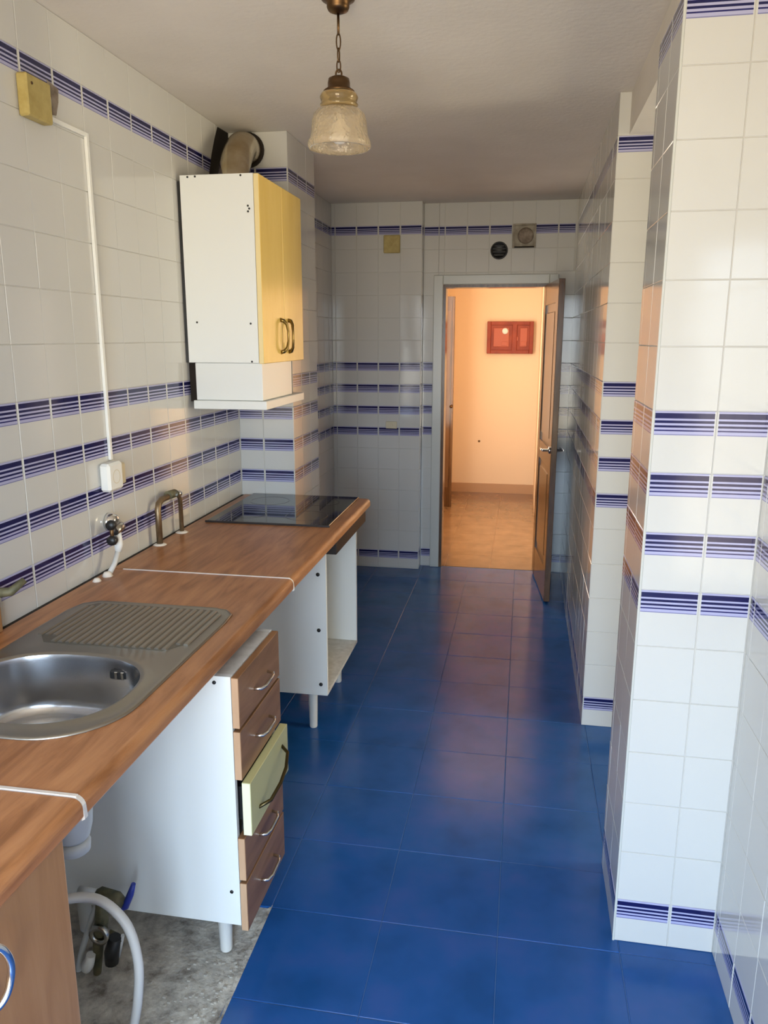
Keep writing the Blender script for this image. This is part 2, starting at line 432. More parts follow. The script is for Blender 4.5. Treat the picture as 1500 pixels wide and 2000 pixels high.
# ---- right wall near
wn = struct('wall_right_near', M['grout'], (XR+REC, XR+.6, -.8, YP+.1, 0, CEIL))
tiles(wn, (XR, 0, 0), -PI/2, cuts(-YP, .8, -YP+.035), rows(), limit=120)
struct('wall_side_passage', M['paint'], (3.1, 3.2, 2.1, 3.3, 0, CEIL), (XR+.5, 3.2, 2.15, 2.29, 0, CEIL))
# ---- rear wall with the window opening
struct('wall_rear', M['paint'], (XL-.1, WX0, WY-.1, WY, 0, CEIL), (WX1, XR+.1, WY-.1, WY, 0, CEIL), (WX0, WX1, WY-.1, WY, 0, WZ0), (WX0, WX1, WY-.1, WY, WZ1, CEIL))
wf = struct('window_1', M['door_paint'], (WX0, WX0+.05, WY-.07, WY-.02, WZ0, WZ1), (WX1-.05, WX1, WY-.07, WY-.02, WZ0, WZ1), (WX0, WX1, WY-.07, WY-.02, WZ0, WZ0+.05), (WX0, WX1, WY-.07, WY-.02, WZ1-.05, WZ1), (-.45, -.39, WY-.07, WY-.02, WZ0, WZ1))

# ---- hall beyond the door
struct('floor_hall', M['hall_base'], (-1.0, .4, 5.535, 8.6, -.1, -.003))
fh = bpy.data.objects['floor_hall']
for i in range(4):
    for j in range(9):
        x0 = -.86+.335*i; y0 = 5.538+.335*j
        MB().box(x0+.001, min(x0+.334, .34), y0+.001, y0+.334, -.01, 0).build('floor_tile', M['hall_floor'], fh)
struct('ceiling_hall', M['peach'], (-1.0, .4, 5.6, 8.6, 2.5, 2.6))
struct('wall_hall_back', M['peach'], (-1.0, .4, 8.42, 8.52, 0, 2.5))
struct('wall_hall_left', M['peach'], (-.9, -.80, 5.6, 8.45, 0, 2.5))
struct('wall_hall_right', M['peach'], (.150, .25, 5.62, 8.45, 0, 2.5))
bb = struct('baseboard_hall', M['hall_base'], (-.80, .150, 8.405, 8.42, 0, .10))
o = tag(MB().box(-.80, -.665, 7.60, 7.64, .0, 2.03).build('hall_door', M['dark_wood']), 'dark brown door standing open at the left of the lit hall', 'door')
MB().box(-.775, -.70, 7.595, 7.601, .2, 1.9).build('door_panel', M['mid_wood'], o)
MB().box(-.685, -.667, 7.592, 7.6, 0, 2.03, .002).build('edge_strip', M['mid_wood'], o)
hn = MB().lathe([(.0, -.05), (.014, -.048), (.016, -.03), (.007, -.025), (.007, 0)], (-.68, 7.6, 1.0), 12, 'y').build('door_knob', M['brass'], o)

# ---- door frame and door leaf
t1 = struct('trim_1', M['door_paint'])
DZ = 2.005
def frame_box(q, nm='frame_board'):
    MB().box(*q, .004).build(nm, M['door_paint'], t1)
frame_box((-.630, -.565, YB-.022, YB+.01, 0, DZ+.062), 'architrave')
frame_box((-.565, .145, YB-.024, YB+.01, DZ, DZ+.062), 'architrave')
frame_box((.145, .205, YB-.022, YB+.01, 0, DZ+.062), 'architrave')
MB().box(-.565, -.545, YB-.01, YB+.12, 0, DZ).build('jamb', M['dark_wood'], t1)
MB().box(.125, .145, YB-.01, YB+.12, 0, DZ).build('jamb', M['dark_wood'], t1)
MB().box(-.545, .125, YB-.01, YB+.12, DZ-.02, DZ).build('jamb', M['dark_wood'], t1)
door = bpy.data.objects.new('door_1', None); C.objects.link(door); door['kind'] = 'structure'
door.location = (.112, 5.50, 0)
d_ang = math.atan2(4.815-5.50, .182-.112); door.rotation_euler = (0, 0, d_ang)
def dpart(q, nm, m, par=None, b=.002):
    mb = MB().box(*q, b); me = mb.mesh(nm, M[m]); o = bpy.data.objects.new(nm, me); C.objects.link(o); o.parent = par or door; return o
DW = .688; TH = .036   # local x along the leaf, y: thickness to the right wall side (+y after rotation is +x world)
leaf = dpart((0, .105, 0, TH, .012, 1.99), 'stile', 'dark_wood')
dpart((DW-.105, DW, 0, TH, .012, 1.99), 'stile', 'dark_wood')
dpart((.105, DW-.105, 0.001, TH-.001, 1.86, 1.99), 'rail', 'dark_wood', b=0)
dpart((.105, DW-.105, 0.001, TH-.001, .012, .22), 'rail', 'dark_wood', b=0)
dpart((.105, DW-.105, 0.001, TH-.001, .86, .98), 'rail', 'dark_wood', b=0)
for z0, z1 in ((.22, .86), (.98, 1.86)):
    dpart((.105, DW-.105, .010, TH-.010, z0, z1), 'panel', 'mid_wood', b=0)
    p = dpart((.155, DW-.155, .004, TH-.004, z0+.05, z1-.05), 'raised_field', 'mid_wood', b=.006)
for s_, yy in ((-1, 0), (1, TH)):
    h = MB().lathe([(0, 0), (.022, 0), (.022, .007), (.008, .010), (.008, .045), (.0, .045)], (0, 0, 0), 14, 'y')
    h.v = [(x, y*s_, z) for x, y, z in h.v]
    h.tube([(0, s_*.04, 0), (-.03, s_*.044, 0), (-.11, s_*.044, -.002)], [.009, .009, .007], 10)
    me = h.mesh('door_handle', M['chrome']); o = bpy.data.objects.new('door_handle', me); C.objects.link(o); o.parent = door
    o.location = (DW-.055, yy, .975)

# ================================================================== things
# ---- worktops
WT, WB_, WF = .91, .872, -.69
def top_profile(x_back, x_front):
    r = .018
    return [(x_back, WB_), (x_back, WT)]+[(x_front-r+r*math.sin(a), WT-r+r*math.cos(a)) for a in [i*PI/2/6 for i in range(7)]]+[(x_front, WB_+.006), (x_front-.004, WB_)]
def worktop(name, label, y0, y1, hole=None):
    t = MB()
    if hole:
        hx0, hx1, hy0, hy1 = hole
        t.prism(top_profile(XL+.017, WF), y0, hy0); t.prism(top_profile(XL+.017, WF), hy1, y1)
        t.prism(top_profile(hx1, WF), hy0, hy1); t.box(XL+.017, hx0, hy0, hy1, WB_, WT)
    else: t.prism(top_profile(XL+.017, WF), y0, y1)
    o = tag(t.build(name, M['worktop']), label, 'worktop')
    MB().box(XL+.001, XL+.0165, y0+.001, y1-.001, WB_+.01, WT-.002).build('wall_gap_shade', M['soot'], o)  # dark strip added to paint the shade in the gap at the wall
    return o
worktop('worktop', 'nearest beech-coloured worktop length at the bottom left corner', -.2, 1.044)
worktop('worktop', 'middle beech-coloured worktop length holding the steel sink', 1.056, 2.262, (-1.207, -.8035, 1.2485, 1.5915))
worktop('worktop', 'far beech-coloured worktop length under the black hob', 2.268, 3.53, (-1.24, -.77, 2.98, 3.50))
def strip(y0, y1, xa, label, big):
    t = thing('joint_strip', label, 'strip', (-1, (y0+y1)/2, WT))
    MB().box(xa, WF-.012, y0, y1, WT-.03, WT+.0022, .0008).build('top_strip', M['alu'], t)
    r = .020; prof = [(WF-r+r*math.sin(a), WT-r+r*math.cos(a)+.0015) for a in [i*PI/2/6 for i in range(7)]]+[(WF+.0015, WB_)]
    inner = [(x-.006, z-.004) for x, z in reversed(prof)]
    e = .0006 if big else .0004
    MB().prism(prof+inner, y0-e, y1+e).build('end_cap', M['white_plastic'] if not big else M['alu'], t)
strip(1.046, 1.0545, -1.30, 'wide aluminium joint strip between the nearest and the sink worktop', True)
strip(2.2625, 2.2675, -1.27, 'thin aluminium joint strip between sink and hob worktops', False)

# ---- sink
sink = thing('sink', 'stainless steel inset sink with round bowl and ribbed drainboard', 'sink', (-1.0, 1.5, WT))
bc = (-1.005, 1.42); rx, ry, ne = .198, .168, 2.5
def sell(a, kx=1., ky=1.):
    c, s_ = math.cos(a), math.sin(a)
    return (bc[0]+rx*kx*math.copysign(abs(c)**(2/ne), c), bc[1]+ry*ky*math.copysign(abs(s_)**(2/ne), s_))
def rrect(x0, x1, y0, y1, rad):
    """corner radii in order (x1,y1),(x0,y1),(x0,y0),(x1,y0)"""
    P = []
    for (cx, cyy, r, a0) in ((x1, y1, rad[0], 0), (x0, y1, rad[1], PI/2), (x0, y0, rad[2], PI), (x1, y0, rad[3], 1.5*PI)):
        sx_ = -1 if cx == x1 else 1; sy_ = -1 if cyy == y1 else 1
        for i in range(13):
            a = a0+PI/2*i/12; P.append((cx+sx_*r+r*math.cos(a), cyy+sy_*r+r*math.sin(a)))
    return P
def hit(P, c, a):
    d = (math.cos(a), math.sin(a)); best = None
    for i in range(len(P)):
        (x1, y1), (x2, y2) = P[i], P[(i+1) % len(P)]
        ex, ey = x2-x1, y2-y1; den = d[0]*ey-d[1]*ex
        if abs(den) < 1e-12: continue
        t = ((x1-c[0])*ey-(y1-c[1])*ex)/den; u = ((x1-c[0])*d[1]-(y1-c[1])*d[0])/den
        if t > 0 and -1e-9 <= u <= 1+1e-9 and (best is None or t < best): best = t
    return (c[0]+d[0]*best, c[1]+d[1]*best)
NS = 96
outer = rrect(-1.226, -.755, 1.198, 1.958, (.07, .07, .17, .17)); rim = rrect(-1.220, -.761, 1.204, 1.952, (.066, .066, .165, .165))
loops = []
As = []
for i in range(NS):
    p = sell(2*PI*i/NS); As.append(math.atan2(p[1]-bc[1], p[0]-bc[0]))
def loop_from(P, z): return [(*hit(P, bc, a), z) for a in As]
def loop_s(k, z): return [(*sell(2*PI*i/NS, k, k), z) for i in range(NS)]
def loft(mb, lps):
    n = len(lps[0]); vs = [p for l in lps for p in l]
    fs = [(j*n+i, j*n+(i+1) % n, (j+1)*n+(i+1) % n, (j+1)*n+i) for j in range(len(lps)-1) for i in range(n)]
    return mb.add(vs, fs, True)
loft(MB(), [loop_from(outer, WT+.0005), loop_from(outer, WT+.003), loop_from(rim, WT+.005), loop_from(rrect(-1.212, -.769, 1.212, 1.944, (.06, .06, .158, .158)), WT+.003), loop_s(1.09, WT+.003), loop_s(1.06, WT+.0055), loop_s(1.03, WT+.005), loop_s(1.0, WT+.0005)]).build('rim', M['drain_steel'], sink)
bl = [loop_s(1.0, WT+.0005), loop_s(.985, WT-.012), loop_s(.97, WT-.11)]
for i in range(1, 7):
    a = PI/2*i/6; bl.append(loop_s(.97-.16*(1-math.cos(a)), WT-.11-.035*math.sin(a)))
bl.append(loop_s(.25, WT-.151)); bowl = loft(MB(), bl)
n0 = len(bowl.v)-NS; bowl.f.append(tuple(range(n0, n0+NS))); bowl.sm.append(False)
bo = bowl.build('bowl', M['bowl_steel'], sink)
MB().lathe([(0, .001), (.018, .001), (.030, .003), (.038, .003), (.042, 0)], (bc[0]-.0, bc[1], WT-.1505), 24).build('drain', M['chrome'], bo)
ov = MB().box(-.935, -.885, 1.566, 1.5785, WT-.045, WT-.022, .004).build('overflow', M['black'], bo)
for k in range(2): MB().box(-.92+k*.016, -.912+k*.016, 1.563, 1.567, WT-.043, WT-.024, .001).build('overflow_bar', M['chrome'], bo)
gp_ = [(-1.196, 1.70), (-1.150, 1.642), (-.835, 1.642), (-.787, 1.70), (-.787, 1.90), (-.815, 1.934), (-1.168, 1.934), (-1.196, 1.90)]
lab(MB().add([(x, y, WT+.003) for x, y in gp_]+[(x, y, WT+.0036) for x, y in gp_], [tuple(range(8)), tuple(range(8, 16))]+[(i, (i+1) % 8, 8+(i+1) % 8, 8+i) for i in range(8)]).build('grooved_panel', M['groove_steel'], sink), 'darker grooved area')  # panel of darker steel between the ridges
for k in range(21):
    x = -1.188+k*.0197
    y0 = 1.648 if 2 < k < 19 else 1.685
    m_ = MB().prism([(x-.0066, WT+.0030), (x-.0042, WT+.0068), (x+.0042, WT+.0068), (x+.0066, WT+.0030)], y0, 1.925 if 1 < k < 20 else 1.905)
    m_.build('ridge', M['drain_steel'], sink)

# ---- hob
hob = tag(MB().box(-1.265, -.745, 2.945, 3.528, WT+.0005, WT+.007, .0015).build('hob', M['black_glass']), 'black glass ceramic hob at the far end of the worktop', 'hob')
MB().box(-1.268, -.742, 2.941, 2.945, WT+.0005, WT+.008).build('front_edge', M['dark_trim'], hob)
for (x, y, r) in ((-1.13, 3.09, .075), (-.88, 3.10, .09), (-1.13, 3.37, .09), (-.88, 3.38, .075)):
    MB().lathe([(r, 0), (r, .0004), (r-.003, .0004), (r-.003, 0)], (x, y, WT+.0069), 32).build('cooking_zone', M['ring'], hob)

# ---- base cabinet under the hob
def legs(par, pts, z1):
    for (x, y) in pts:
        MB().lathe([(0, 0), (.015, 0), (.017, .004), (.0205, z1-.01), (.026, z1-.004), (.026, z1)], (x, y, 0), 16).build('leg', M['white_plastic'], par)
hc = thing('base_cabinet', 'white open base cabinet without doors under the hob', 'cabinet', (-1.04, 3.23, 0))
FX = -.757
MB().box(-1.30, FX, 2.93, 2.946, .185, .871, .0005).build('side_panel', M['white_board'], hc)
MB().box(-1.30, FX, 3.514, 3.530, .185, .871, .0005).build('side_panel', M['white_board'], hc)
MB().box(-1.30, FX, 2.946, 3.514, .185, .201).build('bottom_shelf', M['raw_board'], hc)
MB().box(-1.30, -1.295, 2.946, 3.514, .201, .60).build('back_panel', M['white_board'], hc)
MB().box(FX-.02, -.712, 2.935, 3.525, .800, .871, .003).build('control_strip', M['dark_trim'], hc)
legs(hc, [(-.84, 3.00), (-.84, 3.46), (-1.25, 3.00), (-1.25, 3.46)], .185)
for (x, z) in ((-.79, .715), (-.79, .475), (-.785, .235)):
    MB().lathe([(0, -.003), (.008, -.003), (.008, 0)], (x, 2.93, z), 10, 'y').build('screw_hole', M['black'], hc)

# ---- drawer unit
du = thing('drawer_unit', 'white narrow drawer unit with five drawers, one pulled slightly out', 'drawers', (-.95, 1.85, 0))
DX = -.678; Y0, Y1 = 1.676, 2.000
MB().box(-1.22, DX, Y0, Y0+.016, .135, .842, .0005).build('side_panel', M['white_board'], du)
MB().box(-1.22, DX, Y1-.016, Y1, .135, .842, .0005).build('side_panel', M['white_board'], du)
MB().box(-1.22, DX, Y0+.016, Y1-.016, .826, .842).build('top_panel', M['raw_board'], du)
MB().box(-1.22, DX, Y0+.016, Y1-.016, .135, .151).build('bottom_panel', M['white_board'], du)
MB().box(-1.22, -1.215, Y0+.016, Y1-.016, .151, .826).build('back_panel', M['white_board'], du)
legs(du, [(-.748, 1.735), (-.748, 1.95), (-1.17, 1.735), (-1.17, 1.95)], .135)
zs = [(.702, .842), (.560, .698), (.402, .556), (.270, .398), (.118, .266)]
for k, (z0, z1) in enumerate(zs):
    dx = .015 if k == 2 else 0
    fy = (.004 if k == 2 else 0)
    d = MB().box(DX+.001+dx, DX+.020+dx+(.004 if k == 2 else 0), Y0+fy, Y1-.002, z0+.003, z1-.002, .0012).build('drawer', M['cream'] if k == 2 else M['drawer_wood'], du)
    if k == 2: lab(d, 'cream coloured drawer front, pulled out a little')
    MB().box(DX+.002+dx, DX+.019+dx+(.004 if k == 2 else 0), Y0-.001+fy, Y0+.0005+fy, z0+.004, z1-.003).build('edge_band', M['cream_edge'] if k == 2 else M['edge_wood'], d)
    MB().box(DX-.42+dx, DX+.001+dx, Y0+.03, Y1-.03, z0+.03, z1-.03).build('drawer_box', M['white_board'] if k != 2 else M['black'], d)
    zc = (z0+z1)/2+(.0 if k else -.01); xf = DX+.020+dx+(.004 if k == 2 else 0)
    if k == 2:
        pts = [(xf-.002, 1.74, zc-.03), (xf+.024, 1.765, zc-.022), (xf+.034, 1.82, zc-.004), (xf+.034, 1.87, zc+.012), (xf+.022, 1.925, zc+.026), (xf-.002, 1.945, zc+.034)]
        MB().tube(pts, .005, 8).build('handle', M['dark_bronze'], d)
    else:
        pts = [(xf-.002, 1.785, zc), (xf+.018, 1.79, zc), (xf+.024, 1.81, zc), (xf+.024, 1.87, zc), (xf+.018, 1.89, zc), (xf-.002, 1.895, zc)]
        MB().tube(pts, .0045, 8).build('handle', M['chrome'], d)
for (x, z) in ((-.72, .825), (-.70, .235)):
    MB().lathe([(0, -.002), (.005, -.002), (.005, 0)], (x, Y0, z), 8, 'y').build('screw', M['black'], du)

# ---- near wooden cabinet
nc = thing('base_cabinet', 'beech-fronted base cabinet with curved chrome handle at the bottom left corner', 'cabinet', (-.95, .75, 0))
MB().box(-1.28, -.728, .40, .416, .10, .871).build('side_panel', M['wood_v'], nc)
MB().box(-1.28, -.728, .984, 1.000, .10, .871).build('side_panel', M['wood_v'], nc)
MB().box(-1.28, -.728, .416, .984, .10, .116).build('bottom_panel', M['white_board'], nc)
dn = MB().box(-.728, -.708, .402, 1.008, .112, .866, .0015).build('door', M['wood_v'], nc)
MB().box(-.727, -.709, 1.008, 1.0095, .114, .864).build('edge_band', M['edge_wood'], dn)
hp = [(-.710, .855, .835), (-.690, .858, .828), (-.680, .868, .80), (-.678, .872, .775), (-.680, .868, .75), (-.690, .858, .722), (-.710, .855, .715)]
hp = [(-.710, .785, .843), (-.692, .803, .838), (-.683, .818, .820), (-.680, .826, .787), (-.683, .818, .752), (-.692, .803, .735), (-.710, .785, .730)]
MB().tube(catmull(hp), .0055, 10).build('handle', M['chrome'], dn)
legs(nc, [(-.80, .46), (-.80, .94), (-1.22, .46), (-1.22, .94)], .10)

# ---- wall cabinet
wcab = thing('wall_cabinet', 'white wall cabinet with two yellow doors above the hob', 'cabinet', (-1.16, 3.25, 1.55))
CX0, CX1, CY0, CY1, CZ0, CZ1 = -1.312, -1.022, 2.965, 3.533, 1.555, 2.250
MB().box(CX0, CX1, CY0, CY0+.016, CZ0, CZ1, .0006).build('side_panel', M['white_board'], wcab)
MB().box(CX0, CX1, CY1-.016, CY1, CZ0, CZ1, .0006).build('side_panel', M['white_board'], wcab)
MB().box(CX0, CX1, CY0+.016, CY1-.016, CZ1-.03, CZ1-.014).build('top_panel', M['white_board'], wcab)
MB().box(CX0, CX1, CY0+.016, CY1-.016, CZ0+.01, CZ0+.026).build('bottom_panel', M['white_board'], wcab)
for k in range(2):
    ya = CY0+.001+k*.284; yb = ya+.281
    d = MB().box(CX1+.001, CX1+.021, ya, yb, CZ0-.003, CZ1-.001, .0025).build('door', M['yellow'], wcab)
    MB().box(CX1+.002, CX1+.020, ya-.001, ya+.0005, CZ0-.001, CZ1-.003).build('edge_band', M['pale_yellow'], d)
    for z_ in (0,):
        xf = CX1+.021; s_ = 1 if k == 0 else -1
        yc = yb-.045 if k == 0 else ya+.045
        q = [(-.002, -.010*s_, .066), (.012, -.006*s_, .062), (.022, .004*s_, .048), (.026, .012*s_, .02), (.026, .014*s_, 0), (.026, .012*s_, -.02), (.022, .004*s_, -.048), (.012, -.006*s_, -.062), (-.002, -.010*s_, -.066)]
        q = [(xf+a, yc+b, 1.658+c) for a, b, c in q]
        MB().tube(q, [.0085, .008, .006, .005, .005, .005, .006, .008, .0085], 8).build('handle', M['bronze'], d)
for (x, z) in ((-1.28, 2.243), (-1.25, 2.244), (-1.07, 2.243), (-1.045, 2.135), (-1.04, 2.125), (-1.045, 2.115), (-1.05, 1.705), (-1.27, 1.71), (-1.05, 1.56)):
    MB().lathe([(0, -.0012), (.004, -.0012), (.004, 0)], (x, CY0, z), 8, 'y').build('screw', M['ring'], wcab)
MB().box(XL+.001, CX0-.001, CY0+.004, CY1, CZ0, CZ1-.02).build('cabinet_gap_shade', M['black'], wcab)  # black filler standing in for the shade between cabinet and wall
# ---- extractor hood
hd = thing('extractor_hood', 'white extractor hood with slide-out visor under the wall cabinet', 'hood', (-1.16, 3.2, 1.37))
MB().box(-1.290, -1.012, 2.972, 3.37, 1.407, 1.554, .002).build('hood_body', M['white_metal'], hd)
MB().box(-1.300, -.995, 2.962, 3.50, 1.372, 1.406, .002).build('visor', M['white_metal'], hd)
MB().box(-1.323, -1.291, 2.99, 3.40, 1.40, 1.552).build('hood_gap_shade', M['soot'], hd)  # near-black block that paints the shade behind the hood
MB().box(-1.27, -1.02, 3.0, 3.46, 1.369, 1.372).build('grease_filter', M['steel'], hd)

# ---- flue duct
fd = thing('flue_duct', 'greasy flexible aluminium duct rising from the wall cabinet', 'duct', (-1.2, 3.2, 2.25))
dq = [(-1.182, 3.18, 2.230), (-1.188, 3.215, 2.29), (-1.200, 3.28, 2.36), (-1.212, 3.35, 2.41), (-1.224, 3.43, 2.446), (-1.234, 3.53, 2.456)]
_P = [Vector(p) for p in dq]; pts = []
for i in range(5):
    a_, b_, c_, d_ = _P[max(i-1, 0)], _P[i], _P[i+1], _P[min(i+2, 5)]
    for k in range(10):
        t = k/10; pts.append(.5*((2*b_)+(c_-a_)*t+(2*a_-5*b_+4*c_-d_)*t*t+(3*b_-a_-3*c_+d_)*t**3))
pts.append(_P[-1]); rs = [.062+(.0012 if i % 2 else 0) for i in range(len(pts))]
MB().tube(pts, rs, 28).build('duct_tube', M['duct'], fd)
MB().lathe([(.063, -.012), (.073, -.012), (.073, 0), (.063, 0)], (-1.234, 3.534, 2.456), 24, 'y').build('collar', M['soot'], fd)
# soot on wall and column around the duct
sm = MB()
sp_ = [(3.30, 2.33), (3.33, 2.40), (3.37, 2.47), (3.41, 2.526), (3.53, 2.53), (3.53, 2.26), (3.27, 2.255)]
sm.add([(XL+.0015, y, z) for y, z in sp_]+[(XL+.0005, y, z) for y, z in sp_], [tuple(range(7))]+[(i, (i+1) % 7, 7+(i+1) % 7, 7+i) for i in range(7)])
tag(sm.build('soot_stain', M['soot']), 'black soot stain on the tiles beside the flue duct', 'stain')

# ---- pendant lamp
LX, LY = -.520, 2.235
lp = thing('pendant_lamp', 'brass chain pendant lamp with amber moulded glass bell shade', 'lamp', (LX, LY, 2.16))
MB().lathe([(0, 2.488), (.012, 2.488), (.026, 2.494), (.030, 2.502), (.030, 2.512), (.044, 2.520), (.046, 2.531), (0, 2.531)], (LX, LY, 0), 28).build('canopy', M['brass'], lp)
MB().tube([(LX, LY, 2.49), (LX, LY, 2.436)], .0035, 8).build('rod', M['brass'], lp)
def link(zc, hl_, wd, rot, th=.002):
    q = []
    for i in range(16):
        a = 2*PI*i/16; x = wd*math.cos(a); z = hl_*math.sin(a)
        q.append((LX+x*math.cos(rot), LY+x*math.sin(rot), zc+z))
    MB().tube(q, th, 6, closed=True).build('chain_link', M['brass'], lp)
link(2.420, .020, .0055, .2); link(2.388, .017, .005, 1.3); link(2.361, .015, .005, .2); link(2.342, .011, .008, .0, .0025)
MB().lathe([(0, 2.336), (.018, 2.335), (.028, 2.330), (.030, 2.320), (.030, 2.308), (.042, 2.300), (.042, 2.296), (0, 2.296)], (LX, LY, 0), 28).build('cap', M['brass'], lp)
MB().lathe([(.034, 2.298), (.048, 2.293), (.052, 2.284), (.048, 2.274), (.046, 2.272), (.052, 2.266), (.048, 2.258), (.042, 2.255), (.036, 2.258), (.036, 2.29)], (LX, LY, 0), 36).build('shade_neck', M['knob_glass'], lp)
prof = [(.042, 2.257), (.060, 2.252), (.070, 2.241), (.0745, 2.225), (.076, 2.206), (.0775, 2.192), (.081, 2.182), (.086, 2.172), (.087, 2.163), (.083, 2.157), (.078, 2.156)]
inn = [(r-.003, z-.001) for r, z in reversed(prof[:-1])]
MB().lathe(prof+inn, (LX, LY, 0), 48, closed=True).build('shade', M['glass'], lp)
MB().lathe([(0, 2.168), (.012, 2.170), (.022, 2.180), (.026, 2.195), (.022, 2.212), (.014, 2.228), (.013, 2.256), (0, 2.256)], (LX, LY, 0), 20).build('bulb', M['bulb'], lp)

# ---- fittings on the left wall
jb = tag(MB().box(XL+.001, XL+.032, 2.008, 2.118, 2.218, 2.322, .004).build('junction_box', M['old_plastic']), 'large yellowed junction box high on the left wall', 'junction box')
MB().lathe([(0, .002), (.004, .002), (.004, 0)], (XL+.032, 2.03, 2.30), 8, 'x').build('screw', M['brass'], jb)
b = MB(); q = [(2.150, 2.345), (2.205, 2.335), (2.20, 2.30), (2.185, 2.262), (2.165, 2.258), (2.168, 2.30), (2.160, 2.325)]
b.add([(XL+.0015, y, z) for y, z in q]+[(XL+.0003, y, z) for y, z in q], [tuple(range(7))]+[(i, (i+1) % 7, 7+(i+1) % 7, 7+i) for i in range(7)])
tag(b.build('wall_smudge', M['smudge']), 'brown smudge on the tiles right of the yellowed junction box', 'stain')
cb = thing('cable_conduit', 'thin white cable duct running down the left wall to the socket', 'cable', (XL, 2.33, 1.7))
MB().box(XL+.0005, XL+.010, 2.322, 2.336, 1.262, 2.250, .001).build('vertical_run', M['white_plastic'], cb)
MB().box(XL+.0005, XL+.010, 2.120, 2.322, 2.238, 2.250, .001).build('horizontal_run', M['white_plastic'], cb)
so = thing('power_socket', 'white surface-mounted socket box at the end of the cable duct', 'socket', (XL, 2.33, 1.2))
MB().box(XL+.001, XL+.038, 2.255, 2.345, 1.166, 1.258, .008).build('socket_box', M['white_plastic'], so)
MB().lathe([(.020, .0), (.022, .002), (.024, .0)], (XL+.037, 2.30, 1.212), 20, 'x').build('socket_ring', M['ivory'], so)
lab(MB().box(XL+.001, XL+.014, 2.352, 2.405, 1.172, 1.242, .004).build('side_plate', M['ivory'], so), 'ivory side plate')

# wall tap with washing-machine hose
tp = thing('wall_tap', 'dark metal wall tap with chrome rosette and pale hose', 'tap', (XL, 2.26, 1.05))
MB().lathe([(0, 0), (.030, 0), (.030, .010), (.024, .028), (.016, .034), (0, .034)], (XL+.001, 2.290, 1.062), 24, 'x').build('rosette', M['chrome'], tp)
MB().tube([(XL+.03, 2.292, 1.06), (XL+.055, 2.27, 1.052), (XL+.06, 2.225, 1.046)], [.014, .016, .012], 12).build('tap_body', M['steel'], tp)
for dz in (.028, -.022):
    MB().lathe([(0, -.012), (.014, -.012), (.017, 0), (.014, .012), (0, .012)], (XL+.06, 2.205, 1.045+dz), 14, 'y').build('knob', M['black'], tp)
MB().tube([(XL+.06, 2.205, 1.08), (XL+.06, 2.205, 1.01)], .006, 8).build('stem', M['brass'], tp)
MB().tube([(XL+.055, 2.25, 1.045), (XL+.056, 2.248, 1.0), (XL+.055, 2.245, .975)], [.010, .015, .010], 10).build('outlet', M['white_plastic'], tp)
MB().tube([(XL+.055, 2.245, .98), (XL+.050, 2.225, .94), (XL+.044, 2.185, .905)], .0085, 10).build('hose', M['hose'], tp)
o = MB().lathe([(0, .016), (.010, .014), (.018, .0), (.0, .0)], (XL+.045, 2.185, WT-.0005), 10).build('putty_lump', M['putty'], tp)
o = MB().lathe([(0, .012), (.008, .01), (.015, .0), (.0, .0)], (XL+.040, 2.13, WT-.0005), 8).build('putty_lump', M['putty'], tp)
# bent gas pipe
gp = thing('bent_pipe', 'brown copper pipe bent into an arch behind the worktop', 'pipe', (XL, 2.7, .91))
pp = [(XL+.036, 2.575, WT-.004), (XL+.036, 2.575, 1.04), (XL+.036, 2.585, 1.062), (XL+.036, 2.61, 1.072), (XL+.036, 2.69, 1.072), (XL+.036, 2.70, 1.071)]
MB().tube(pp, .0115, 12).build('thick_pipe', M['copper'], gp)
MB().tube([(XL+.036, 2.66, 1.078), (XL+.036, 2.72, 1.074)], .016, 12).build('coupling', M['brass_green'], gp)
MB().tube([(XL+.048, 2.715, 1.075), (XL+.048, 2.735, 1.07)], .012, 10).build('nut', M['chrome'], gp)
MB().tube([(XL+.036, 2.72, 1.074), (XL+.036, 2.750, 1.066), (XL+.036, 2.765, 1.04), (XL+.036, 2.765, WT-.004)], .0085, 12).build('thin_pipe', M['copper'], gp)
for y_ in (2.575, 2.765):
    MB().lathe([(0, .007), (.018, .005), (.026, 0), (0, 0)], (XL+.036, y_, WT-.0005), 12).build('putty_collar', M['putty'], gp)
# things cut by the left edge of the picture
tag(MB().box(-1.318, -1.300, 1.40, 1.697, WT+.0005, 1.01, .002).build('upstand_board', M['wood_v']), 'short wooden upstand board cut off by the left edge of the picture', 'board')
sf = thing('sink_faucet', 'dark faucet end at the left edge above the sink', 'faucet', (XL, 1.72, 1.0))
MB().tube([(XL+.002, 1.70, 1.01), (XL+.05, 1.71, 1.015), (XL+.075, 1.735, 1.04)], [.014, .012, .009], 10).build('faucet_body', M['brass_green'], sf)
MB().lathe([(0, 0), (.024, 0), (.022, .006), (0, .006)], (XL+.001, 1.70, 1.01), 16, 'x').build('flange', M['steel'], sf)

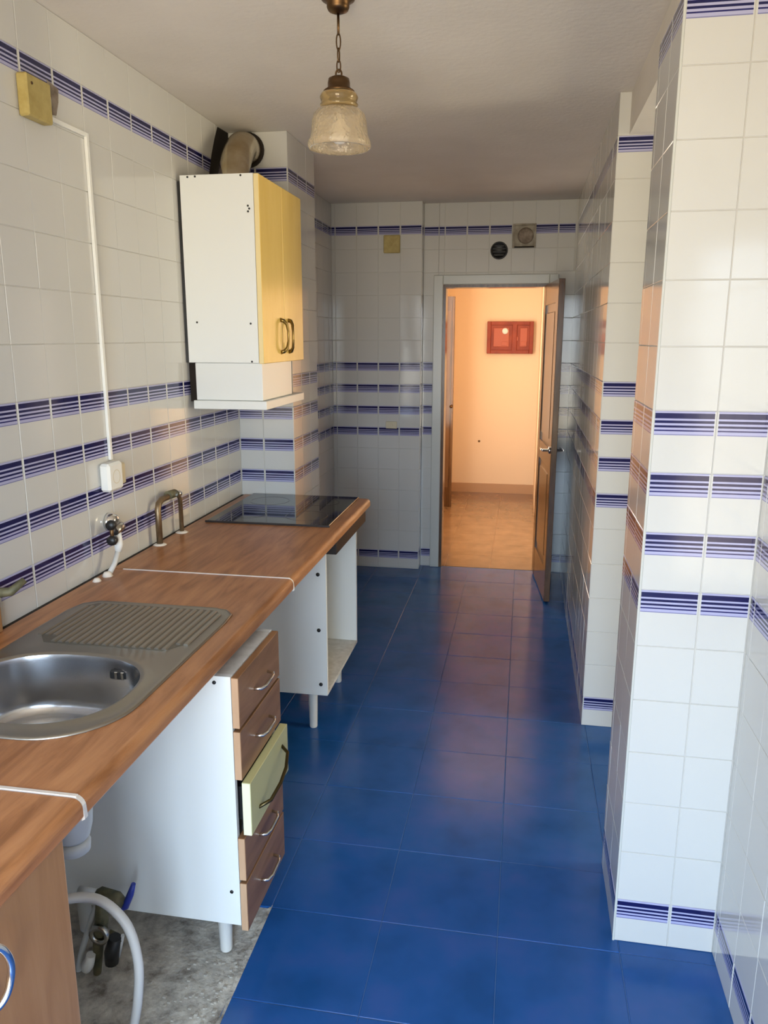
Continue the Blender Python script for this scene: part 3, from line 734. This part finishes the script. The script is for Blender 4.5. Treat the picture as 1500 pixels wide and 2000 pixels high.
# ---- fittings on the back wall
o = tag(MB().box(-.961, -.850, YBL-.020, YBL-.001, 2.206, 2.320, .004).build('junction_box', M['old_plastic']), 'small yellowed junction box high on the back wall left of the door', 'junction box')
MB().box(-.952, -.859, YBL-.022, YBL-.019, 2.215, 2.311, .001).build('cover', M['old_plastic'], o)
vt = thing('round_vent', 'black round vent in the tiles above the door', 'vent', (-.195, YB, 2.22))
MB().lathe([(0, -.004), (.046, -.004), (.050, -.010), (.056, -.010), (.058, 0)], (-.195, YB-.001, 2.222), 28, 'y').build('rim', M['black'], vt)
for k in range(4):
    zc = 2.222-.03+.02*k; hw = math.sqrt(.045**2-(zc-2.222)**2)
    MB().box(-.195-hw, -.195+hw, YB-.012, YB-.005, zc-.004, zc+.004, .001).build('louvre', M['ring'], vt)
vb = thing('square_vent', 'square grimy vent box with a round plate above the door', 'vent', (-.034, YB, 2.31))
MB().box(-.106, .040, YB-.006, YB+.001, 2.238, 2.384).build('back_plate', M['vent_face'], vb)
MB().box(-.110, -.096, YB-.02, YB-.002, 2.236, 2.386).build('box_side', M['vent_face'], vb)
MB().box(.034, .044, YB-.02, YB-.002, 2.236, 2.386).build('box_side', M['vent_face'], vb)
MB().box(-.096, .034, YB-.02, YB-.006, 2.376, 2.386).build('box_side', M['vent_face'], vb)
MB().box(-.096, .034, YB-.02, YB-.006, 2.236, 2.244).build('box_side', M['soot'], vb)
MB().lathe([(0, -.020), (.040, -.020), (.050, -.016), (.052, -.006)], (-.024, YB, 2.312), 28, 'y').build('round_plate', M['smudge'], vb)
o = tag(MB().box(-.945, -.865, YBL-.010, YBL-.001, 1.025, 1.075, .003).build('blank_socket', M['ivory']), 'flat ivory socket plate between the stripes of the back wall', 'socket')
MB().box(-.915, -.895, YBL-.013, YBL-.009, 1.04, 1.06, .001).build('rocker', M['ivory'], o)

# ---- fuse cabinet in the hall
fc = thing('fuse_cabinet', 'red-brown carved wooden wall cabinet with two panels in the hall', 'wall cabinet', (-.155, 8.40, 1.65))
MB().box(-.392, .082, 8.375, 8.419, 1.488, 1.815, .003).build('cabinet_body', M['carved'], fc)
for (xa, xb) in ((-.392, -.352), (.042, .082), (-.135, -.085)):
    MB().box(xa, xb, 8.360, 8.376, 1.488, 1.815, .004).build('frame_board', M['carved'], fc)
for (za, zb) in ((1.488, 1.525), (1.778, 1.815)):
    MB().box(-.352, .042, 8.361, 8.375, za, zb, .003).build('frame_board', M['carved'], fc)
MB().box(-.325, -.165, 8.369, 8.374, 1.56, 1.75, .003).build('panel', M['carved2'], fc)
MB().box(-.055, .020, 8.369, 8.374, 1.56, 1.75, .003).build('panel', M['carved2'], fc)
lab(MB().lathe([(0, -.012), (.022, -.012), (.030, -.006), (.032, 0)], (-.207, 8.369, 1.718), 20, 'y').build('white_knob', M['white_plastic'], fc), 'round white knob')
for (x, z) in ((-.21, 1.59), (-.015, 1.59), (-.10, 1.64)):
    MB().box(x-.03, x+.03, 8.364, 8.369, z-.02, z+.02, .002).build('carving', M['carved2'], fc)
tag(MB().lathe([(0, -.006), (.008, -.005), (.012, 0)], (-.447, 8.419, .56), 12, 'y').build('wall_plug', M['brass']), 'small brown wall plug low on the hall wall', 'plug')

# ---- under the sink
tr = thing('waste_trap', 'pale grey plastic waste trap hanging under the sink', 'pipe', (-.92, 1.32, .7))
tx_, ty_ = -.905, 1.325
MB().lathe([(0, .612), (.028, .612), (.036, .622), (.042, .645), (.045, .68), (.044, .71), (.038, .735), (.030, .745), (.028, .75), (.0, .75)], (tx_, ty_, 0), 24).build('trap_body', M['pvc'], tr)
MB().lathe([(0, .580), (.024, .580), (.034, .586), (.036, .604), (.031, .612), (0, .612)], (tx_, ty_, 0), 18).build('trap_cap', M['pvc'], tr)
MB().tube([(tx_, ty_, .745), (tx_-.03, ty_+.03, .748), (bc[0]+.03, bc[1]-.02, .742), (bc[0], bc[1], .742)], .012, 12).build('waste_pipe', M['pvc'], tr)
MB().tube([(tx_-.03, ty_, .68), (tx_-.2, ty_, .68), (XL+.01, ty_, .66)], .016, 12).build('outlet_pipe', M['pvc'], tr)
hs = []
ctrl = [(-1.05, 1.16, .47), (-.94, 1.25, .50), (-.865, 1.31, .485), (-.80, 1.32, .43), (-.772, 1.315, .345), (-.775, 1.31, .25), (-.80, 1.32, .15), (-.835, 1.34, .06), (-.90, 1.36, .005), (-1.0, 1.38, .004)]
hq = catmull(ctrl)
tag(MB().tube(hq, .0105, 12).build('drain_hose', M['hose']), 'grey-white drain hose looping over the concrete floor', 'hose')
vv = thing('stop_valves', 'cluster of corroded stop valves and pipes under the sink', 'valve', (-1.1, 1.6, 0))
MB().tube(catmull([(-1.115, 1.60, -.012), (-1.10, 1.60, .052), (-1.05, 1.60, .19), (-1.02, 1.60, .225)]), .008, 10).build('pipe', M['pvc'], vv)
MB().tube([(-1.09, 1.60, .242), (-1.04, 1.60, .240)], .013, 12).build('pipe', M['pvc'], vv)
MB().tube([(-1.04, 1.60, .240), (-1.03, 1.60, .240), (-.985, 1.60, .232), (-.965, 1.60, .222)], [.013, .020, .020, .012], 12).build('valve_body', M['brass_green'], vv)
MB().tube([(-.978, 1.60, .205), (-.962, 1.60, .215), (-.944, 1.60, .255), (-.934, 1.60, .285)], [.008, .010, .009, .006], 8).build('lever', M['blue_plastic'], vv)['label'] = 'blue plastic lever'
MB().tube([(-1.03, 1.60, .235), (-1.033, 1.60, .16), (-1.05, 1.60, .08), (-1.06, 1.60, -.012)], [.012, .018, .014, .010], 12).build('pipe', M['brass_green'], vv)
MB().lathe([(.016, 0), (.027, 0), (.027, -.012), (.016, -.012)], (-1.025, 1.578, .142), 18, 'y', closed=True).build('valve_wheel', M['steel'], vv)
MB().tube([(-1.030, 1.575, .142), (-1.030, 1.60, .142)], .014, 12).build('valve_stem', M['brass_green'], vv)
MB().tube([(-1.02, 1.60, .12), (-1.0, 1.60, .11), (-.985, 1.60, .10)], [.014, .016, .014], 12).build('tee_arm', M['brass_green'], vv)
MB().tube([(-1.008, 1.59, .045), (-1.005, 1.59, .08), (-.992, 1.59, .125)], [.018, .020, .016], 12).build('black_connector', M['black'], vv)
MB().tube([(-1.078, 1.58, .02), (-1.072, 1.58, .035), (-1.066, 1.58, .050), (-1.06, 1.58, .070)], [.012, .016, .014, .012], 12).build('union_nut', M['white_plastic'], vv)
MB().tube([(-.994, 1.60, .055), (-.976, 1.60, .125)], .005, 8).build('thin_pipe', M['pvc'], vv)
b = MB()
for k in range(170):
    x = -.70-abs(random.gauss(0, .07)); y = random.uniform(1.2, 1.70); s_ = random.uniform(.0015, .0045)
    b.box(x-s_, x+s_*1.3, y-s_, y+s_, -.007, -.007+s_*1.2, s_*.3)
o = b.build('mortar_crumbs', M['crumb'], floor); o['kind'] = 'stuff'
